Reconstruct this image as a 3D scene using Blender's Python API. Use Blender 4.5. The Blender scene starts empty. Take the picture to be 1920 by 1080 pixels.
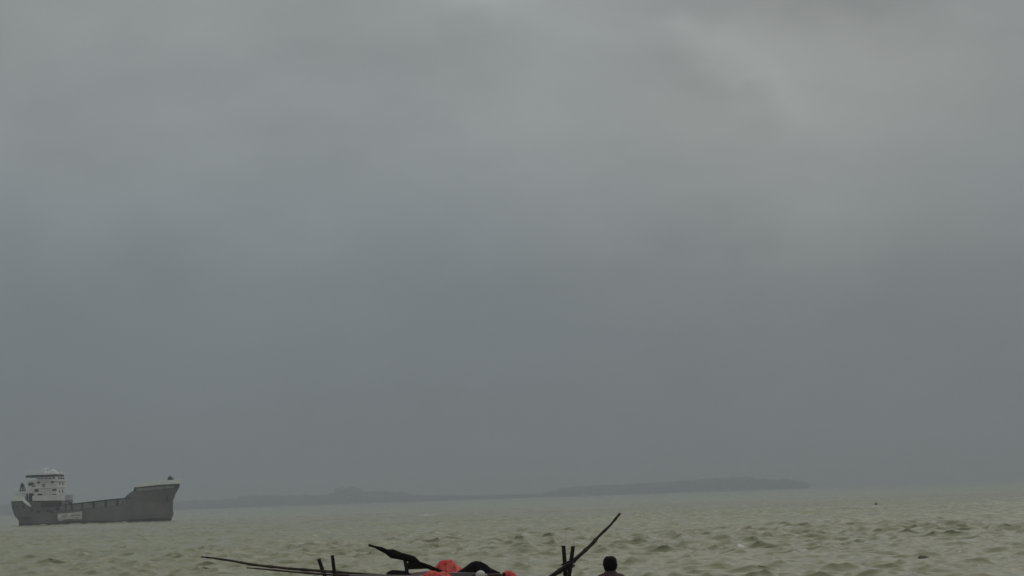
import bpy, bmesh, math, random
import numpy as np
from mathutils import Matrix, Vector, noise

R = math.radians
random.seed(7)
rng = np.random.default_rng(11)
scene = bpy.context.scene
C = scene.collection

# ------------------------------------------------------------------ camera
F = 3300.0                      # focal length in photo pixels (1920 wide)
CAM_Z = 3.6
HOR_Y, SLOPE = 932.0, 0.034     # horizon height at mid frame, tilt of the horizon
ROLL = math.atan(SLOPE)
PITCH = math.atan((HOR_Y - 540) * math.cos(ROLL) / F)
cam_d = bpy.data.cameras.new('camera')
cam_d.sensor_width = 36.0
cam_d.lens = 36.0 * F / 1920.0
cam_d.clip_start = 0.1
cam_d.clip_end = 20000
cam = bpy.data.objects.new('camera', cam_d)
C.objects.link(cam)
CM = Matrix.Rotation(R(90) + PITCH, 3, 'X') @ Matrix.Rotation(-ROLL, 3, 'Z')
cam.matrix_world = Matrix.Translation((0, 0, CAM_Z)) @ CM.to_4x4()
scene.camera = cam


def at(px, py, D):
    """world point seen at photo pixel (px, py) on the vertical plane y = D"""
    d = CM @ Vector(((px - 960) / F, (540 - py) / F, -1.0))
    return Vector((0, 0, CAM_Z)) + d * (D / d.y)


def direction(px, py):
    d = (CM @ Vector(((px - 960) / F, (540 - py) / F, -1.0))).normalized()
    return math.atan2(d.x, d.y), math.asin(d.z)


# ------------------------------------------------------------------ world: overcast sky
SUN_EL, SUN_AZ = R(55), R(32)
SKY_STRENGTH = 0.1
world = bpy.data.worlds.new('World')
scene.world = world
world.use_nodes = True
wn, wl = world.node_tree.nodes, world.node_tree.links
wn.clear()


def N(tree_nodes, kind, **kw):
    n = tree_nodes.new(kind)
    for k, v in kw.items():
        setattr(n, k, v)
    return n


def wmath(op, a, b=None, c=None):
    n = N(wn, 'ShaderNodeMath', operation=op)
    for i, v in enumerate((a, b, c)):
        if v is None:
            continue
        if isinstance(v, (int, float)):
            n.inputs[i].default_value = v
        else:
            wl.new(v, n.inputs[i])
    return n.outputs[0]


tc = N(wn, 'ShaderNodeTexCoord')
sep = N(wn, 'ShaderNodeSeparateXYZ')
wl.new(tc.outputs['Generated'], sep.inputs[0])
az = wmath('ARCTAN2', sep.outputs[0], sep.outputs[1])
el = wmath('ARCSINE', sep.outputs[2])
# ragged cloud edges: a soft warp of the sky coordinates
mp = N(wn, 'ShaderNodeMapping')
mp.inputs['Scale'].default_value = (1, 1, 1.6)
wl.new(tc.outputs['Generated'], mp.inputs['Vector'])
nz = N(wn, 'ShaderNodeTexNoise')
nz.inputs['Scale'].default_value = 9.0
nz.inputs['Detail'].default_value = 4.0
nz.inputs['Roughness'].default_value = 0.55
wl.new(mp.outputs[0], nz.inputs['Vector'])
sc_ = N(wn, 'ShaderNodeSeparateColor')
wl.new(nz.outputs['Color'], sc_.inputs[0])
azw = wmath('ADD', az, wmath('MULTIPLY', wmath('SUBTRACT', sc_.outputs[0], 0.5), 0.16))
elw = wmath('ADD', el, wmath('MULTIPLY', wmath('SUBTRACT', sc_.outputs[1], 0.5), 0.09))
elg = wmath('ADD', el, wmath('MULTIPLY', wmath('SUBTRACT', sc_.outputs[2], 0.5), 0.05))

ramp = N(wn, 'ShaderNodeValToRGB')
wl.new(wmath('DIVIDE', elg, 1.6), ramp.inputs[0])
stops = [(0.00, (.150, .172, .184)), (.06, (.157, .176, .190)), (.12, (.178, .199, .208)),
         (.17, (.220, .242, .249)), (.22, (.250, .270, .270)), (.29, (.268, .285, .283)), (.60, (.33, .345, .345)), (1.5, (.38, .39, .39))]
stops = [(p_, tuple(c * 1.035 for c in col)) for p_, col in stops]
els = ramp.color_ramp.elements
while len(els) < len(stops):
    els.new(0.5)
for e, (p, c) in zip(els, stops):
    e.position = p / 1.6
    e.color = (*c, 1)


def blob(px, py, su, sv, ang, amp):
    """soft cloud patch centred where the photo shows it (sizes in photo pixels)"""
    a0, e0 = direction(px, py)
    da, de = wmath('SUBTRACT', azw, a0), wmath('SUBTRACT', elw, e0)
    ca, sa = math.cos(R(ang)), math.sin(R(ang))
    u = wmath('ADD', wmath('MULTIPLY', da, ca * F / su), wmath('MULTIPLY', de, sa * F / su))
    v = wmath('ADD', wmath('MULTIPLY', da, -sa * F / sv), wmath('MULTIPLY', de, ca * F / sv))
    q = wmath('ADD', wmath('MULTIPLY', u, u), wmath('MULTIPLY', v, v))
    return wmath('MULTIPLY', wmath('EXPONENT', wmath('MULTIPLY', q, -0.5)), amp * 1.3)


blobs = [(905, -10, 75, 34, 0, .17), (1110, 45, 75, 45, -10, .07), (1410, 105, 150, 40, -30, .11),
         (1530, 250, 260, 170, 10, .10), (1370, 190, 120, 34, -32, -.04), (1560, -30, 330, 38, 0, -.08),
         (1030, 200, 160, 170, 0, .06), (1540, 420, 130, 70, 0, .06), (430, 330, 320, 150, 5, .03),
         (1250, 560, 420, 110, 0, -.04), (1880, 120, 120, 120, 0, .0)]
tot = wmath('MULTIPLY', wmath('SUBTRACT', nz.outputs['Fac'], 0.5), 0.22)
nf = N(wn, 'ShaderNodeTexNoise')
nf.inputs['Scale'].default_value = 26.0
nf.inputs['Detail'].default_value = 5.0
mf = N(wn, 'ShaderNodeMapping')
mf.inputs['Rotation'].default_value = (0, R(28), 0)
mf.inputs['Scale'].default_value = (.55, 1, 1.5)
wl.new(tc.outputs['Generated'], mf.inputs['Vector'])
wl.new(mf.outputs[0], nf.inputs['Vector'])
rise = N(wn, 'ShaderNodeMapRange')                 # cloud texture thins out in the murk near the horizon
rise.inputs['From Min'].default_value, rise.inputs['From Max'].default_value = .06, .26
wl.new(el, rise.inputs['Value'])
tot = wmath('ADD', tot, wmath('MULTIPLY', wmath('MULTIPLY', wmath('SUBTRACT', nf.outputs['Fac'], 0.5), 0.20), rise.outputs[0]))
for b in blobs:
    if b[5]:
        tot = wmath('ADD', tot, blob(*b))
gain = wmath('ADD', tot, 1.0)
mulc = N(wn, 'ShaderNodeMix', data_type='RGBA', blend_type='MULTIPLY')
mulc.inputs[0].default_value = 1.0
wl.new(ramp.outputs[0], mulc.inputs[6])
gc = N(wn, 'ShaderNodeCombineColor')
warm = blob(1560, 260, 330, 260, 0, .04)
wl.new(wmath('ADD', gain, warm), gc.inputs[0])
wl.new(gain, gc.inputs[1])
wl.new(wmath('SUBTRACT', gain, warm), gc.inputs[2])
wl.new(gc.outputs[0], mulc.inputs[7])
sc10 = N(wn, 'ShaderNodeMix', data_type='RGBA', blend_type='MULTIPLY')
sc10.inputs[0].default_value = 1.0
k10 = 1.0 / SKY_STRENGTH
sc10.inputs[7].default_value = (k10, k10, k10, 1)
wl.new(mulc.outputs[2], sc10.inputs[6])
sky = N(wn, 'ShaderNodeTexSky', sky_type='NISHITA')
sky.sun_disc = False
sky.sun_elevation = SUN_EL
sky.sun_rotation = SUN_AZ
cover = N(wn, 'ShaderNodeMix', data_type='RGBA')
cover.inputs[0].default_value = 0.97           # thick overcast over the clear sky
wl.new(sky.outputs[0], cover.inputs[6])
wl.new(sc10.outputs[2], cover.inputs[7])
bg = N(wn, 'ShaderNodeBackground')
bg.inputs['Strength'].default_value = SKY_STRENGTH
wl.new(cover.outputs[2], bg.inputs['Color'])
wo = N(wn, 'ShaderNodeOutputWorld')
wl.new(bg.outputs[0], wo.inputs['Surface'])

# ------------------------------------------------------------------ sun behind thick cloud
sun_d = bpy.data.lights.new('sun', 'SUN')
sun_d.energy = 0.6
sun_d.angle = R(70)
sun_d.color = (1.0, 0.97, 0.92)
sun = bpy.data.objects.new('sun', sun_d)
C.objects.link(sun)
sd = Vector((math.sin(SUN_AZ) * math.cos(SUN_EL), math.cos(SUN_AZ) * math.cos(SUN_EL), math.sin(SUN_EL)))
sun.rotation_euler = sd.to_track_quat('Z', 'Y').to_euler()

scene.view_settings.view_transform = 'Standard'
scene.view_settings.look = 'None'
scene.view_settings.exposure = 0.0
scene.view_settings.gamma = 1.0
scene.cycles.volume_bounces = 1
scene.cycles.filter_width = 1.5


# ------------------------------------------------------------------ helpers
def lin(r, g, b):
    f = lambda c: (c / 12.92 if c <= .04045 else ((c + .055) / 1.055) ** 2.4)
    return (f(r / 255), f(g / 255), f(b / 255))


def material(name, base, rough=.7, var=.25, scale=3.0, alt=None, bump=0.0, bscale=30.0, spec=.3, metallic=0.0,
             stretch=(1, 1, 1)):
    """base colour broken up by noise, with fine relief"""
    m = bpy.data.materials.new(name)
    m.use_nodes = True
    nt = m.node_tree
    n, l = nt.nodes, nt.links
    p = n['Principled BSDF']
    t = N(n, 'ShaderNodeTexCoord')
    mpg = N(n, 'ShaderNodeMapping')
    mpg.inputs['Scale'].default_value = stretch
    l.new(t.outputs['Object'], mpg.inputs[0])
    z = N(n, 'ShaderNodeTexNoise')
    z.inputs['Scale'].default_value = scale
    z.inputs['Detail'].default_value = 6
    z.inputs['Roughness'].default_value = .62
    l.new(mpg.outputs[0], z.inputs['Vector'])
    cr = N(n, 'ShaderNodeValToRGB')
    cr.color_ramp.elements[0].position = .3
    cr.color_ramp.elements[1].position = .7
    a = tuple(c * (1 - var) for c in base)
    b = alt if alt else tuple(min(1, c * (1 + var)) for c in base)
    cr.color_ramp.elements[0].color = (*a, 1)
    cr.color_ramp.elements[1].color = (*b, 1)
    l.new(z.outputs['Fac'], cr.inputs[0])
    l.new(cr.outputs[0], p.inputs['Base Color'])
    p.inputs['Roughness'].default_value = rough
    p.inputs['Metallic'].default_value = metallic
    p.inputs['Specular IOR Level'].default_value = spec
    if bump:
        z2 = N(n, 'ShaderNodeTexNoise')
        z2.inputs['Scale'].default_value = bscale
        z2.inputs['Detail'].default_value = 4
        l.new(mpg.outputs[0], z2.inputs['Vector'])
        bp = N(n, 'ShaderNodeBump')
        bp.inputs['Strength'].default_value = bump
        bp.inputs['Distance'].default_value = .02
        l.new(z2.outputs['Fac'], bp.inputs['Height'])
        l.new(bp.outputs[0], p.inputs['Normal'])
    return m


def tag(o, label=None, cat=None, group=None, kind=None):
    if label: o['label'] = label
    if cat: o['category'] = cat
    if group: o['group'] = group
    if kind: o['kind'] = kind
    return o


def empty(name, loc=(0, 0, 0), rz=0.0):
    o = bpy.data.objects.new(name, None)
    C.objects.link(o)
    o.location = loc
    o.rotation_euler = (0, 0, rz)
    return o


def build(name, vs, fs, mat, parent=None, smooth=False):
    me = bpy.data.meshes.new(name)
    me.from_pydata([tuple(v) for v in vs], [], fs)
    me.materials.append(mat)
    if smooth:
        me.polygons.foreach_set('use_smooth', [True] * len(me.polygons))
    me.update()
    o = bpy.data.objects.new(name, me)
    C.objects.link(o)
    if parent:
        o.parent = parent
    return o


def recalc(o):
    bm = bmesh.new()
    bm.from_mesh(o.data)
    bmesh.ops.recalc_face_normals(bm, faces=bm.faces)
    bm.to_mesh(o.data)
    bm.free()
    return o


class MB:
    """collects simple solids into one mesh"""

    def __init__(self):
        self.v, self.f = [], []

    def hexa(self, p):           # 8 corners: bottom four then top four, both in the same turn
        k = len(self.v)
        self.v += [tuple(q) for q in p]
        for f in ((0, 3, 2, 1), (4, 5, 6, 7), (0, 1, 5, 4), (1, 2, 6, 5), (2, 3, 7, 6), (3, 0, 4, 7)):
            self.f.append(tuple(k + i for i in f))
        return self

    def box(self, x0, x1, y0, y1, z0, z1):
        return self.hexa([(x0, y0, z0), (x1, y0, z0), (x1, y1, z0), (x0, y1, z0),
                          (x0, y0, z1), (x1, y0, z1), (x1, y1, z1), (x0, y1, z1)])

    def tube(self, pts, rad, n=8, cap=True):
        pts = [Vector(p) for p in pts]
        rad = rad if isinstance(rad, (list, tuple)) else [rad] * len(pts)
        k = len(self.v)
        for i, p in enumerate(pts):
            d = (pts[min(i + 1, len(pts) - 1)] - pts[max(i - 1, 0)]).normalized()
            a = d.cross(Vector((0, 1, 0.01)))
            if a.length < .1:
                a = d.cross(Vector((1, 0, 0)))
            a.normalize()
            b = d.cross(a)
            for j in range(n):
                t = 2 * math.pi * j / n
                r = rad[i]
                self.v.append(tuple(p + a * r * math.cos(t) + b * r * math.sin(t)))
        for i in range(len(pts) - 1):
            for j in range(n):
                q = (j + 1) % n
                self.f.append((k + i * n + j, k + i * n + q, k + (i + 1) * n + q, k + (i + 1) * n + j))
        if cap:
            self.f.append(tuple(k + j for j in range(n)))
            self.f.append(tuple(k + (len(pts) - 1) * n + j for j in reversed(range(n))))
        return self

    def lathe(self, c, prof, n=16, axis='z'):
        """prof: list of (radius, height) about a vertical axis through c"""
        k = len(self.v)
        for r, h in prof:
            for j in range(n):
                t = 2 * math.pi * j / n
                self.v.append((c[0] + r * math.cos(t), c[1] + r * math.sin(t), c[2] + h))
        for i in range(len(prof) - 1):
            for j in range(n):
                q = (j + 1) % n
                self.f.append((k + i * n + j, k + i * n + q, k + (i + 1) * n + q, k + (i + 1) * n + j))
        self.f.append(tuple(k + j for j in reversed(range(n))))
        self.f.append(tuple(k + (len(prof) - 1) * n + j for j in range(n)))
        return self

    def build(self, name, mat, parent=None, smooth=False, bevel=0.0):
        o = build(name, self.v, self.f, mat, parent, smooth)
        recalc(o)
        if bevel:
            b = o.modifiers.new('bevel', 'BEVEL')
            b.width = bevel
            b.segments = 2
            b.limit_method = 'ANGLE'
        return o


# ------------------------------------------------------------------ materials
M_sand = material('wet_sand', (.20, .16, .11), .75, .3, 1.2, bump=.4, bscale=14)
M_hull = material('ship_hull_paint', (.095, .096, .094), .6, .3, .16, alt=(.20, .195, .18), stretch=(1, 1, .8))
M_boot = material('ship_boot_paint', (.055, .05, .036), .7, .35, .6)
M_dark = material('ship_dark_paint', (.028, .031, .031), .6, .3, .8)
M_bulw = material('ship_bulwark_paint', (.24, .245, .235), .6, .3, .7)
M_white = material('ship_white_paint', (.76, .74, .75), .5, .15, .9, alt=(.82, .80, .80), stretch=(1, 1, .4))
M_pale = material('ship_pale_paint', (.86, .87, .86), .5, .08, .9)
M_panel = material('worn_cream_paint', (.55, .54, .46), .7, .2, .8, alt=(.68, .67, .58))
M_glass = material('ship_window_glass', (.02, .022, .024), .12, .2, 2, spec=.6)
M_steel = material('ship_deck_steel', (.12, .11, .1), .7, .3, .8)
M_bamboo = material('weathered_bamboo', (.032, .026, .016), .6, .4, 7, alt=(.085, .068, .042), bump=.3)
M_bamboo2 = material('brown_bamboo', (.055, .040, .028), .6, .4, 9, alt=(.10, .075, .055), bump=.3)
M_post = material('tarred_wood', (.016, .013, .010), .65, .4, 12, bump=.4)
M_black = material('black_tarpaulin', (.006, .006, .006), .85, .3, 8, spec=.1)
M_darkcloth = material('dark_cloth', (.012, .011, .007), .9, .4, 10, spec=.1)
M_red = material('red_cloth', (.66, .060, .050), .8, .25, 5, alt=(.78, .19, .15), bump=.3, bscale=60, spec=.15)
M_plank = material('pale_plank', (.50, .40, .37), .7, .25, 5, alt=(.66, .56, .53), stretch=(.3, 4, 4))
M_plank2 = material('grey_plank', (.20, .17, .16), .7, .3, 5, alt=(.30, .27, .26), stretch=(.3, 4, 4))
M_boat = material('boat_timber', (.06, .038, .026), .65, .4, 4, alt=(.11, .075, .05), stretch=(.2, 2, 2), bump=.3)
M_jug = material('white_plastic', (.62, .60, .56), .4, .1, 5)
M_skin = material('skin', (.055, .03, .02), .55, .15, 12)
M_hair = material('black_hair', (.004, .0035, .003), .75, .3, 60, spec=.12)
M_shirt = material('maroon_shirt', (.075, .050, .050), .9, .25, 6, alt=(.12, .085, .085), bump=.3, bscale=25, spec=.1)
M_trouser = material('dark_trousers', (.02, .02, .024), .9, .2, 6)
M_wood_far = material('far_foliage', (.035, .05, .03), .9, .4, .05, spec=.05)
M_soil = material('far_shore_soil', (.05, .052, .035), .9, .3, .02)
M_lump = material('wet_driftwood', (.15, .15, .10), .85, .4, 5, spec=.1, bump=.5, bscale=12)
M_stone = material('brown_stone', (.09, .07, .045), .85, .35, 4, bump=.6, bscale=9)

# ------------------------------------------------------------------ ground: the beach the boat and the person stand on
prof = [(-260, 4.0), (-60, 2.6), (-5, 2.02), (0, 1.96), (8, 1.7), (15, 1.35), (20, 1.12), (24, 1.05), (29, 1.0), (34, .8), (40, .4),
        (46, 0.0), (60, -.8), (90, -1.8)]


def beach_z(y):
    return float(np.interp(y, [p[0] for p in prof], [p[1] for p in prof]))


ys = np.concatenate([np.linspace(-260, -20, 20), np.linspace(-18, 90, 110)])
xs = np.concatenate([np.linspace(-500, -40, 20), np.linspace(-36, 36, 74), np.linspace(40, 500, 20)])
vs, fs = [], []
for y in ys:
    for x in xs:
        bumpz = .03 * math.sin(x * 1.3 + y * .7) * math.sin(y * 1.1 - x * .4) + .015 * math.sin(x * 3.1) * math.cos(y * 2.7)
        vs.append((x, y, beach_z(y) + bumpz * (abs(x) < 36)))
nx = len(xs)
for j in range(len(ys) - 1):
    for i in range(nx - 1):
        a = j * nx + i
        fs.append((a, a + 1, a + nx + 1, a + nx))
tag(build('beach', vs, fs, M_sand, smooth=True), kind='structure')

# ------------------------------------------------------------------ sea: choppy muddy water as one displaced sheet
SHIP_D = 533.0
ship_mid = at(175, 981, SHIP_D)
SHIP_RZ = R(-4)
rows = list(np.arange(30.0, 60.0, .6)) + [60.0]
while rows[-1] < 560:
    rows.append(rows[-1] * 1.0021)
while rows[-1] < 1000:
    rows.append(rows[-1] * 1.005)
while rows[-1] < 6500:
    rows.append(rows[-1] * 1.03)
rows = np.array(rows)
tf = np.arange(-.42, .4201, .0016)
side = np.linspace(0, 1, 26)[1:] ** 2
nc = len(tf) + 2 * len(side)
X = np.zeros((len(rows), nc))
for j, y in enumerate(rows):
    edge = .42 * y
    out = edge + side * (6600 - edge)
    X[j] = np.concatenate([-out[::-1], tf * y, out])
Y = np.repeat(rows[:, None], nc, 1)
dx = np.abs(np.gradient(X, axis=1))
dyr = np.abs(np.gradient(Y, axis=0))
cell = np.maximum(dx, dyr)
Zw = np.zeros_like(X)
DX = np.zeros_like(X)
DY = np.zeros_like(X)
nw = 150
lam = np.exp(rng.uniform(math.log(.55), math.log(5.5), nw))
th = rng.normal(R(-100), R(42), nw)
ph = rng.uniform(0, 2 * math.pi, nw)
k = 2 * math.pi / lam
slope = .054 * np.where(lam > 2.6, np.exp(-(lam - 2.6) / 2.2), 1.0)
for i in range(nw):
    wgt = np.clip((lam[i] / (2.6 * cell)) - .6, 0, 1)
    a = slope[i] / k[i]
    arg = k[i] * (math.cos(th[i]) * X + math.sin(th[i]) * Y) + ph[i]
    Zw += wgt * a * np.cos(arg)
    s = wgt * a * np.sin(arg)
    DX -= 1.15 * math.cos(th[i]) * s
    DY -= 1.15 * math.sin(th[i]) * s
# gusts: patches where the chop stands higher
gust = .85 + .35 * np.sin(X * .043 + Y * .021 + 1) * np.sin(Y * .031 - X * .017) + .25 * np.sin(X * .013 - Y * .05 + 2)
gust = np.clip(.45 + .6 * gust, .78, 1.25)
shore = np.clip((Y - 44) / 25, .1, 1)
Zw *= gust * shore
DX *= gust * shore
DY *= gust * shore
# breaking crests
near_ = (Y > 60) & (Y < 480) & (np.abs(X) < .4 * Y)
thr = np.percentile(Zw[near_], 99.75)
foam = np.clip((Zw - thr) / (.35 * thr), 0, 1) * .35 * near_
for px, py, w, h in ((800, 967, 2.0, 4.5), (1475, 981, .4, 1.5), (1384, 1024, .18, 2), (1405, 990, .45, 1.5)):
    hy = HOR_Y - SLOPE * (px - 960)
    D0 = F * CAM_Z / (py - hy)
    p0 = at(px, py, D0)
    g = np.exp(-((X - p0.x) / w) ** 2 - ((Y - p0.y) / h) ** 2)
    Zw += .28 * g * min(1, w)
    foam = np.maximum(foam, np.clip(g * 1.8 - .4, 0, 1))
# thin wash along the waterline of the ship
cr_, sr_ = math.cos(-SHIP_RZ), math.sin(-SHIP_RZ)
lx = cr_ * (X - ship_mid.x) - sr_ * (Y - ship_mid.y)
ly = sr_ * (X - ship_mid.x) + cr_ * (Y - ship_mid.y)
lap = .45 + .35 * np.sin(lx * .9 + 1) * np.sin(lx * .37) + .25 * np.sin(lx * 2.3)
wash = np.exp(-((ly + 6.6) / 1.5) ** 2) * (np.abs(lx) < 24) * np.clip(lap, .1, 1) * np.clip((26 - lx) / 14, .35, 1)
Zw += .38 * wash
wash = np.maximum(wash, .7 * np.exp(-((ly + 1.0) / 3) ** 2 - ((lx - 24) / 1.4) ** 2))
foam = np.maximum(foam, np.clip(wash * 1.2, 0, .85))
Xd, Yd = X + DX, Y + DY
nr = len(rows)
co = np.stack([Xd, Yd, Zw], -1).reshape(-1, 3).astype(np.float32)
idx = np.arange(nr * nc).reshape(nr, nc)
quads = np.stack([idx[:-1, :-1], idx[:-1, 1:], idx[1:, 1:], idx[1:, :-1]], -1).reshape(-1, 4).astype(np.int32)
me = bpy.data.meshes.new('sea')
me.vertices.add(len(co))
me.vertices.foreach_set('co', co.ravel())
me.loops.add(quads.size)
me.loops.foreach_set('vertex_index', quads.ravel())
me.polygons.add(len(quads))
me.polygons.foreach_set('loop_start', np.arange(0, quads.size, 4, dtype=np.int32))
me.polygons.foreach_set('loop_total', np.full(len(quads), 4, dtype=np.int32))
me.polygons.foreach_set('use_smooth', np.ones(len(quads), dtype=bool))
me.update(calc_edges=True)
fa = me.attributes.new('foam', 'FLOAT', 'POINT')
fa.data.foreach_set('value', foam.ravel().astype(np.float32))

M_sea = bpy.data.materials.new('muddy_sea_water')
M_sea.use_nodes = True
n, l = M_sea.node_tree.nodes, M_sea.node_tree.links
p = n['Principled BSDF']
t = N(n, 'ShaderNodeTexCoord')
z = N(n, 'ShaderNodeTexNoise')
z.inputs['Scale'].default_value = .03
z.inputs['Detail'].default_value = 5
l.new(t.outputs['Object'], z.inputs['Vector'])
cr = N(n, 'ShaderNodeValToRGB')
cr.color_ramp.elements[0].position, cr.color_ramp.elements[1].position = .35, .65
cr.color_ramp.elements[0].color = (.275, .274, .168, 1)
cr.color_ramp.elements[1].color = (.318, .316, .203, 1)
l.new(z.outputs['Fac'], cr.inputs[0])
at_n = N(n, 'ShaderNodeAttribute', attribute_name='foam')
zf = N(n, 'ShaderNodeTexNoise')
zf.inputs['Scale'].default_value = 2.5
zf.inputs['Detail'].default_value = 5
l.new(t.outputs['Object'], zf.inputs['Vector'])
fm = N(n, 'ShaderNodeMath', operation='MULTIPLY_ADD')
l.new(zf.outputs['Fac'], fm.inputs[0])
fm.inputs[1].default_value = 1.2
fm.inputs[2].default_value = .15
fm2 = N(n, 'ShaderNodeMath', operation='MULTIPLY', use_clamp=True)
l.new(fm.outputs[0], fm2.inputs[0])
l.new(at_n.outputs['Fac'], fm2.inputs[1])
mx = N(n, 'ShaderNodeMix', data_type='RGBA')
l.new(fm2.outputs[0], mx.inputs[0])
l.new(cr.outputs[0], mx.inputs[6])
mx.inputs[7].default_value = (.78, .78, .74, 1)
l.new(mx.outputs[2], p.inputs['Base Color'])
p.inputs['IOR'].default_value = 1.33
p.inputs['Specular IOR Level'].default_value = .3
p.inputs['Roughness'].default_value = .22
z3 = N(n, 'ShaderNodeTexNoise')
z3.inputs['Scale'].default_value = 2.2
z3.inputs['Detail'].default_value = 4
l.new(t.outputs['Object'], z3.inputs['Vector'])
bp = N(n, 'ShaderNodeBump')
bp.inputs['Strength'].default_value = .25
bp.inputs['Distance'].default_value = .10
l.new(z3.outputs['Fac'], bp.inputs['Height'])
l.new(bp.outputs[0], p.inputs['Normal'])
me.materials.append(M_sea)
sea = bpy.data.objects.new('sea', me)
C.objects.link(sea)
tag(sea, kind='structure')

# ------------------------------------------------------------------ far shore and its woodland
LAND_D = 4400.0
top_line = [(-400, 955), (-120, 950), (60, 947), (200, 944), (330, 941), (425, 937), (440, 931), (540, 930), (606, 929), (616, 918), (626, 915), (652, 915), (662, 924),
            (690, 923), (738, 924), (750, 929), (860, 930), (1000, 927), (1030, 921), (1040, 916), (1100, 912), (1200, 907), (1280, 902),
            (1340, 897), (1395, 896), (1405, 899), (1460, 900), (1485, 904), (1505, 908), (1520, 911)]
tx = [p_[0] for p_ in top_line]


def crown_top(px):
    hy = HOR_Y - SLOPE * (px - 960)
    return CAM_Z + (hy - np.interp(px, tx, [p_[1] for p_ in top_line])) * LAND_D / F


# low mud bank
vs, fs = [], []
cols = np.linspace(-420, 1512, 160)
for px in cols:
    x = (px - 960) / F * LAND_D
    w = 1.0 - .85 * np.clip((px - 1450) / 80, 0, 1)
    y0 = LAND_D + 12 * math.sin(px * .02) + 6 * math.sin(px * .07)
    for q, zz in ((-25, -.8), (0, .25), (18, 1.1), (160 * w, 1.4), (330 * w, .9), (420 * w, -.8)):
        vs.append((x, y0 + q, zz))
for i in range(len(cols) - 1):
    for j in range(5):
        a = i * 6 + j
        fs.append((a, a + 6, a + 7, a + 1))
tag(recalc(build('far_shore', vs, fs, M_soil, smooth=True)), kind='structure')
# crowns of the wood
bm = bmesh.new()
bmesh.ops.create_icosphere(bm, subdivisions=2, radius=1)
sv = np.array([v.co[:] for v in bm.verts])
sf = [[v.index for v in f.verts] for f in bm.faces]
bm.free()
sf = np.array(sf)
VV, FF, off = [], [], 0
for i in range(4800):
    px = rng.uniform(-400, 1497)
    depth = rng.uniform(6, 150 * (1 - .8 * max(0, (px - 1420) / 95)))
    D = LAND_D + depth + 12 * math.sin(px * .02) + 6 * math.sin(px * .07)
    h = crown_top(px) * (.90 + .14 * rng.random())
    if h < 3:
        h = 3
    r = min(h * .45, rng.uniform(3.4, 8.0))
    lev = h - r * .85 if rng.random() < .45 else rng.uniform(r * .6, max(r * .7, h - r))
    jit = 1 + .28 * rng.standard_normal((len(sv), 1))
    v = sv * jit * np.array([r, r, r * rng.uniform(.75, 1.05)])
    VV.append(v + np.array([(px - 960) / F * LAND_D, D, max(lev, r * .6)]))
    FF.append(sf + off)
    off += len(sv)
VV = np.concatenate(VV)
FF = np.concatenate(FF)
w_ = build('distant_woodland', VV.tolist(), FF.tolist(), M_wood_far, smooth=False)
tag(w_, 'faint grey-green belt of trees along the hazy far shore', 'woodland', kind='stuff')

# ------------------------------------------------------------------ cargo ship
KX, KZ = 6.06, 6.19


def S(px):
    """distance along the ship, bow positive, of what the photo shows at column px on the near side"""
    b = float(np.interp(px, [20, 60, 260, 320, 338], [2.6, 4.4, 4.4, 2.0, .2]))
    c_, s_, k_ = math.cos(SHIP_RZ), math.sin(SHIP_RZ), at(px, 950, 1.0).x
    return (k_ * (ship_mid.y - b * c_) - ship_mid.x - b * s_) / (c_ - k_ * s_)


def Hh(px, py):
    return (985 - .0286 * (px - 30) - py) / KZ


ship = empty('cargo_ship', (ship_mid.x, ship_mid.y, 0), SHIP_RZ)
tag(ship, 'grey coastal cargo ship with white wheelhouse aft and raised bow on the water', 'ship')
BM = 5.0
zs_st = [-1.6, 0, 1.1, 4.7, 7.3, 9.5, 12]
ps_st = [37, 31, 32.5, 24.5, 22, 21.5, 21]
zs_bw = [-1.6, 0, .4, 1.5, 2.0, 2.5, 5.9, 6.9, 8.75, 9.1, 11, 12.2]
ps_bw = [312, 316, 318, 321, 323.5, 320.8, 321.2, 325, 329, 335, 337.8, 338.2]


def stern_s(zv): return S(float(np.interp(zv, zs_st, ps_st)))
def bow_s(zv): return S(float(np.interp(zv, zs_bw, ps_bw)))


def half(a, zv):
    hi = np.clip(zv / 10.0, -.15, 1)
    p_ = 1.7 + 1.6 * hi
    a0 = .70 + .06 * hi
    b = 1.0
    if a > a0:
        b = 1 - ((a - a0) / (1 - a0)) ** p_
    if a < .14:
        q = (a / .14)
        b = (.62 + .1 * hi) + (.38 - .1 * hi) * math.sin(q * math.pi / 2)
        if zv < 2.5:
            b *= .45 + .55 * min(1, q + .25 * max(0, zv) / 2.5)
    if zv < 0:
        b *= .93
    return BM * max(b, .012)


def point(a, zv, inset=0.0, side=-1):
    s0, s1 = stern_s(zv), bow_s(zv)
    return (s0 + a * (s1 - s0), side * max(.004, half(a, zv) - inset), zv)


def a_of(px, zv):
    s0, s1 = stern_s(zv), bow_s(zv)
    return (S(px) - s0) / (s1 - s0)


# top of the dark hull plating along the ship
deck_px = [20, 118, 121, 221, 241, 246, 256, 300, 340]
deck_z = [7.15, 6.85, 4.1, 5.0, 5.5, 7.0, 9.1, 9.5, 9.9]


def deck_h(px): return float(np.interp(px, deck_px, deck_z))


st_px = sorted(set(list(np.linspace(21, 60, 10)) + list(np.linspace(64, 116, 8)) + [118, 121] + list(np.linspace(127, 240, 18)) +
                   [241, 246, 251, 256] + list(np.linspace(261, 318, 14)) + [322, 326, 330, 333, 335, 336.6]))
a_list = [(q - 21) / (336.6 - 21) for q in st_px]
nrow = 13


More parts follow.
